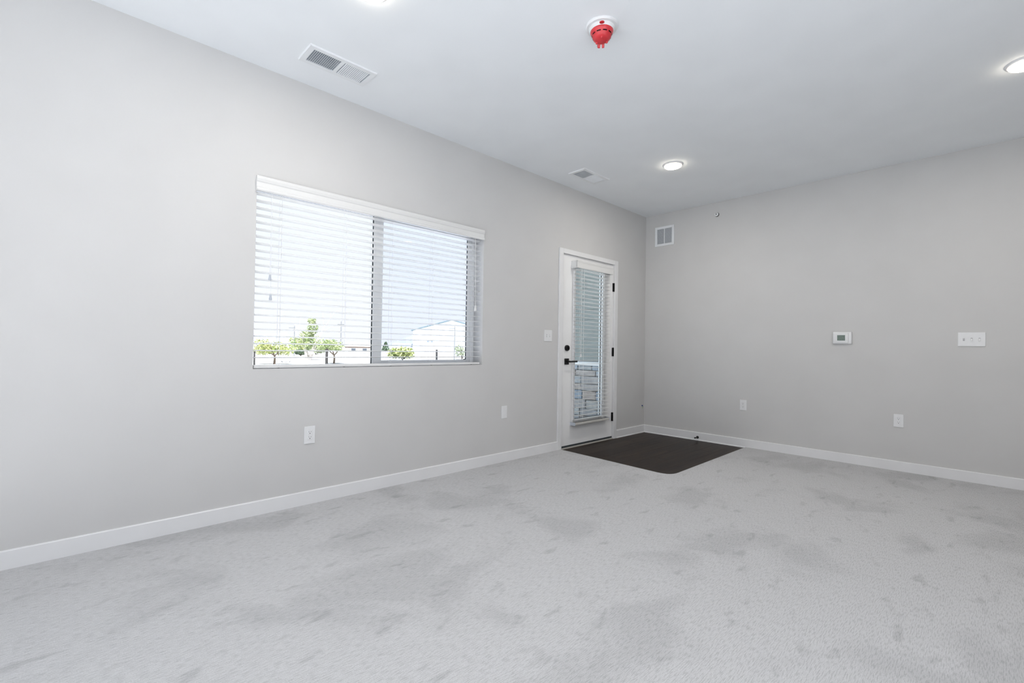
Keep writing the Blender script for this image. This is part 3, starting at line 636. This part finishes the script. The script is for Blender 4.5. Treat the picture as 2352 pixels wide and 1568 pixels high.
# ------------------------------------------------------------------ outdoors (ground lies 0.6 m below the room)
G = -0.6
bm = bmesh.new(); n = 24
vv = [[bm.verts.new((-260 + 620 * i / n, -260 + 900 * j / n, G)) for j in range(n + 1)] for i in range(n + 1)]
for i in range(n):
    for j in range(n): bm.faces.new((vv[i][j], vv[i + 1][j], vv[i + 1][j + 1], vv[i][j + 1]))
struct(obj('ground', bm, m_ground), 'sunlit pale gravel ground outside')
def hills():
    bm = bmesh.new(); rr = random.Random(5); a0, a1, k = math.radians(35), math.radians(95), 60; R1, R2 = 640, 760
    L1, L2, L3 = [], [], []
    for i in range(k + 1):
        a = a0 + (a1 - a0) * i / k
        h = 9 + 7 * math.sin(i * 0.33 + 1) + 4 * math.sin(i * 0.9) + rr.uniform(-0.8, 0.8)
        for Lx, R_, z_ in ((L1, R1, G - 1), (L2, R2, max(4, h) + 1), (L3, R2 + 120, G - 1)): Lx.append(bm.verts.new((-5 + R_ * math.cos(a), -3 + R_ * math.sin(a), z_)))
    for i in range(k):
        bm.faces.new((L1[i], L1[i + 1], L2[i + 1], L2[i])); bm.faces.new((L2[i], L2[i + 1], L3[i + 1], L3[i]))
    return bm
struct(obj('hills', hills(), m_hill), 'pale hills on the horizon, haze painted into their colour')

def leaves(bm, c, rx, rz, n, size, rr, shell=0.55):
    for _ in range(n):
        while True:
            p = Vector((rr.uniform(-1, 1), rr.uniform(-1, 1), rr.uniform(-1, 1)))
            if shell < p.length < 1: break
        p = Vector((c[0] + p.x * rx, c[1] + p.y * rx, c[2] + p.z * rz))
        d = Vector((rr.uniform(-1, 1), rr.uniform(-1, 1), rr.uniform(-0.6, 0.6))).normalized(); s = d.orthogonal().normalized()
        s = (Matrix.Rotation(rr.uniform(0, 6.28), 3, d) @ s); up_ = d.cross(s); a = size * rr.uniform(0.7, 1.3)
        v = [bm.verts.new(p + q) for q in (-d * a, s * a * 0.45 + up_ * a * 0.15, d * a, -s * a * 0.45 + up_ * a * 0.15)]
        bm.faces.new(v)
def small_tree(x, y, th_, cz, rx, rz, label, lm, seed):
    rr = random.Random(seed); t = thing('small_tree', label, 'tree', (x, y, G), 0, 'small garden trees')
    bm = bmesh.new(); tube(bm, [(0, 0, 0), (0.03, 0, th_ * 0.6), (0.0, 0, th_)], [0.10, 0.08, 0.07], 8); obj('trunk', bm, m_barkd, t)
    bm = bmesh.new()
    for k in range(5):
        a = k * 1.257 + 0.3; tube(bm, [(0, 0, th_ * 0.9), (rx * 0.3 * math.cos(a), rx * 0.3 * math.sin(a), th_ + rz * 0.5), (rx * 0.6 * math.cos(a), rx * 0.6 * math.sin(a), cz + rz * 0.2)], [0.05, 0.04, 0.015], 6)
    obj('branch', bm, m_barkd, t)
    bm = bmesh.new()
    for k in range(9):
        a = rr.uniform(0, 6.28); q = rr.uniform(0.25, 0.75)
        leaves(bm, (rx * q * math.cos(a), rx * q * math.sin(a), cz + rr.uniform(-0.5, 0.4) * rz), rx * 0.42, rz * 0.55, 260, 0.09, rr, 0.1)
    o = obj('foliage', bm, lm, t); o['kind'] = 'stuff'
small_tree(7.04, 37.81, 0.75, 1.42, 1.75, 0.72, 'low spreading yellow-green tree seen through the left half of the window', m_leafy, 11)
small_tree(11.9, 37.6, 0.80, 1.50, 1.45, 0.68, 'small rounded green tree seen beside the dark post', m_leafg, 12)

bt = thing('large_tree', 'tall forked pale-trunked tree with bare upper branches in the view', 'tree', (13.64, 48.36, G))
bm = bmesh.new(); R_ = Vector((rt.x, rt.y, 0))      # broad side of the fork
def P_(u, z_, d=0.0): q = R_ * u; return (q.x, q.y + d, z_)
tube(bm, [P_(-0.12, 0), P_(-0.25, 0.9), P_(-0.45, 1.7), P_(-0.62, 2.6)], [0.22, 0.20, 0.17, 0.13], 8)
tube(bm, [P_(0.12, 0), P_(0.40, 0.9), P_(0.85, 1.9), P_(1.35, 2.9), P_(1.62, 3.6)], [0.22, 0.20, 0.16, 0.12, 0.08], 8)
obj('trunk', bm, m_bark, bt)
rr = random.Random(21)
def limb(pts, r0): 
    bm = bmesh.new(); tube(bm, pts, [r0 * 0.65 * (1 - 0.8 * i / (len(pts) - 1)) for i in range(len(pts))], 6); obj('branch', bm, m_bark, bt)
limb([P_(-0.62, 2.6), P_(-1.1, 3.3), P_(-1.7, 4.0), P_(-2.4, 4.3)], 0.07); limb([P_(-1.1, 3.3), P_(-1.0, 4.2), P_(-0.9, 4.9)], 0.05)
limb([P_(-0.45, 2.0), P_(-1.2, 2.7), P_(-1.6, 3.4)], 0.05); limb([P_(1.62, 3.6), P_(1.5, 4.3), P_(1.45, 5.3)], 0.06)
limb([P_(1.62, 3.6), P_(2.1, 4.1), P_(2.35, 4.6), P_(2.3, 5.2)], 0.06); limb([P_(1.35, 2.9), P_(2.0, 3.4), P_(2.7, 3.7)], 0.05); limb([P_(2.35, 4.6), P_(2.8, 5.2), P_(3.3, 5.4)], 0.04)
bm = bmesh.new()
for u, z_, a_, b_, n_ in ((0.15, 1.7, 0.85, 0.7, 300), (-0.2, 2.6, 0.75, 0.7, 260), (0.4, 3.4, 0.6, 0.7, 220), (0.3, 4.2, 0.42, 0.45, 130), (-1.2, 1.7, 0.8, 0.6, 160), (0.9, 2.1, 0.7, 0.6, 120)):
    leaves(bm, P_(u, z_), a_, b_, int(n_ * 1.6), 0.11, rr, 0.1)
o = obj('foliage', bm, m_leafg, bt); o['kind'] = 'stuff'

def shrub(x, y, rx, h, label, lm, seed, n=900, size=0.14):
    rr = random.Random(seed); t = thing('shrub', label, 'shrub', (x, y, G), 0, 'shrubs outside')
    bm = bmesh.new()
    for k in range(5): tube(bm, [(0, 0, 0), (rx * 0.4 * math.cos(k * 1.3), rx * 0.4 * math.sin(k * 1.3), h * 0.6)], [0.04, 0.02], 5)
    obj('stem', bm, m_barkd, t)
    bm = bmesh.new()
    for k in range(8):
        a = rr.uniform(0, 6.28); q = rr.uniform(0.1, 0.7)
        leaves(bm, (rx * q * math.cos(a), rx * q * math.sin(a), h * rr.uniform(0.4, 0.62)), rx * 0.45, h * 0.38, n // 8, size, rr, 0.1)
    o = obj('foliage', bm, lm, t); o['kind'] = 'stuff'
shrub(22.8, 44.4, 1.6, 1.65, 'broad yellow-green hedge bush seen in the right half of the window', m_leafy, 31, 1500, 0.16)
shrub(21.2, 72.0, 1.7, 3.2, 'yellowish bush seen behind the forked tree', m_leafy, 32, 1200, 0.17)
shrub(18.9, 65.5, 1.05, 0.95, 'dark green low bush at the foot of the forked tree', m_leafd, 33, 800, 0.13)
shrub(24.5, 74.5, 1.8, 1.9, 'pale green bush behind the small rounded tree', m_leafp, 34, 1000, 0.2)
shrub(9.5, 62.0, 3.0, 2.1, 'pale distant bush at the far left of the window view', m_leafp, 35, 1000, 0.2)
shrub(31.9, 45.0, 0.9, 2.1, 'pale loose shrub at the right edge of the window view', m_leafp, 36, 500, 0.14)
cf = thing('conifer', 'small dark green conifer seen just right of the window mullion', 'tree', (55.8, 108.7, G))
bm = bmesh.new(); tube(bm, [(0, 0, 0), (0, 0, 1.0)], 0.12, 6); obj('trunk', bm, m_barkd, cf)
bm = bmesh.new(); rr = random.Random(41)
for k in range(8): leaves(bm, (0, 0, 0.5 + 0.27 * k), 1.25 * (1 - k / 9), 0.3, 120, 0.2, rr, 0.1)
o = obj('foliage', bm, m_leafd, cf); o['kind'] = 'stuff'

def post(x, y, h, w, label):
    t = thing('fence_post', label, 'post', (x, y, G), YAW, 'dark square posts outside')
    bm = bmesh.new(); box(bm, -w / 2, w / 2, -w / 2, w / 2, 0, h, 0.01); obj('shaft', bm, m_post, t)
    bm = bmesh.new(); box(bm, -w / 2 - 0.012, w / 2 + 0.012, -w / 2 - 0.012, w / 2 + 0.012, h, h + 0.04, 0.008); obj('cap', bm, m_post, t)
post(9.0, 32.1, 1.28, 0.16, 'dark square post seen in the left half of the window')
post(22.4, 37.0, 1.28, 0.19, 'dark square post seen in the right half of the window')
post(4.75, 34.8, 1.05, 0.10, 'slim dark post at the far left edge of the window view')

def pole(x, y, h, r, label, arm=True, m=m_pole):
    t = thing('utility_pole', label, 'pole', (x, y, G), YAW, 'poles outside')
    bm = bmesh.new(); tube(bm, [(0, 0, 0), (0, 0, h)], [r, r * 0.75], 10); obj('shaft', bm, m, t)
    bm = bmesh.new()
    if arm: box(bm, -0.12, 0.12, -0.9, 0.9, h - 0.9, h - 0.75)
    else: box(bm, -0.06, 0.06, -0.05, 0.75, h - 0.35, h - 0.25)
    obj('crossarm', bm, m, t)
pole(49.0, 121.0, 8.1, 0.11, 'distant utility pole with crossarm rising behind the small rounded tree')
pole(17.4, 63.8, 4.2, 0.055, 'thin dark pole left of the forked tree', False)
pole(30.2, 44.4, 4.25, 0.07, 'thin light pole in front of the white gabled building', False)

# white gabled building, its gable end facing the room
def building():
    c = Vector((50.0, 71.8)); t = thing('gabled_building', 'large white gabled metal building with teal roof edge', 'building', (c.x, c.y, G), YAW - math.pi / 2)
    w, e, r_, d = 7.7, 4.75, 6.85, 24
    bm = bmesh.new(); extr(bm, [(-w, 0), (w, 0), (w, e), (0, r_), (-w, e)], 0, d, 'Y'); obj('walls', bm, m_bldg, t)
    for s in (-1, 1):
        bm = bmesh.new(); q = [(s * 0, r_ + 0.02), (s * (w + 0.35), e - 0.07), (s * (w + 0.35), e + 0.10), (0, r_ + 0.2)]
        extr(bm, q, -0.35, d + 0.3, 'Y'); obj('roof', bm, m_teal, t)
    for k in range(2):
        wn = bx('window', m_bldg, t, -4.95 + k * 0.75, -4.40 + k * 0.75, -0.06, 0.02, 2.42, 2.98)
        bm = bmesh.new(); box(bm, -4.91 + k * 0.75, -4.44 + k * 0.75, -0.08, -0.05, 2.46, 2.94); o = obj('pane', bm, m_greyroof, None); o.parent = wn
    bm = bmesh.new(); box(bm, -0.3, 0.3, -0.08, 0.0, 5.7, 6.0); obj('gable_vent', bm, m_bldg, t)
building()
def shed(x, y, w, d, h, rh, label, wm, rm, eave):
    t = thing('low_building', label, 'building', (x, y, G), YAW - math.pi / 2)
    bx('walls', wm, t, -w / 2, w / 2, 0, d, 0, h)
    bm = bmesh.new(); extr(bm, [(-0.5, h), (d + 0.5, h), (d / 2, h + rh)], -w / 2 - 0.4, w / 2 + 0.4, 'X'); obj('roof', bm, rm, t)
    bx('fascia', eave, t, -w / 2 - 0.4, w / 2 + 0.4, -0.56, -0.5, h - 0.22, h + 0.02)
    for k in (-0.25, 0.25):
        bx('window', m_greyroof, t, w * k - 0.4, w * k + 0.4, -0.03, 0.02, h * 0.35, h * 0.75)
shed(36.4, 83.7, 4.4, 5, 1.35, 0.75, 'low pale shed with tan roof and painted brown eave shadow', m_bldg, m_tanroof, m_eave_shadow)
shed(99.0, 174.5, 7.6, 6, 1.2, 1.7, 'far low building with dark grey roof behind the hedge', m_bldg, m_greyroof, m_bldg)
for x, y, s, lab in ((9.3, 42.0, 0.42, 'grey boulder on the gravel left of the forked tree'), (5.6, 40.5, 0.32, 'small grey boulder near the left edge of the window view')):
    bm = bmesh.new(); bmesh.ops.create_icosphere(bm, subdivisions=2, radius=s); rr = random.Random(int(x * 10))
    for v in bm.verts: v.co *= rr.uniform(0.85, 1.15); v.co.z *= 0.6
    o = obj('boulder', bm, m_rock); o.location = (x, y, G + s * 0.4); tag(o, lab, 'boulder', 'boulders outside')
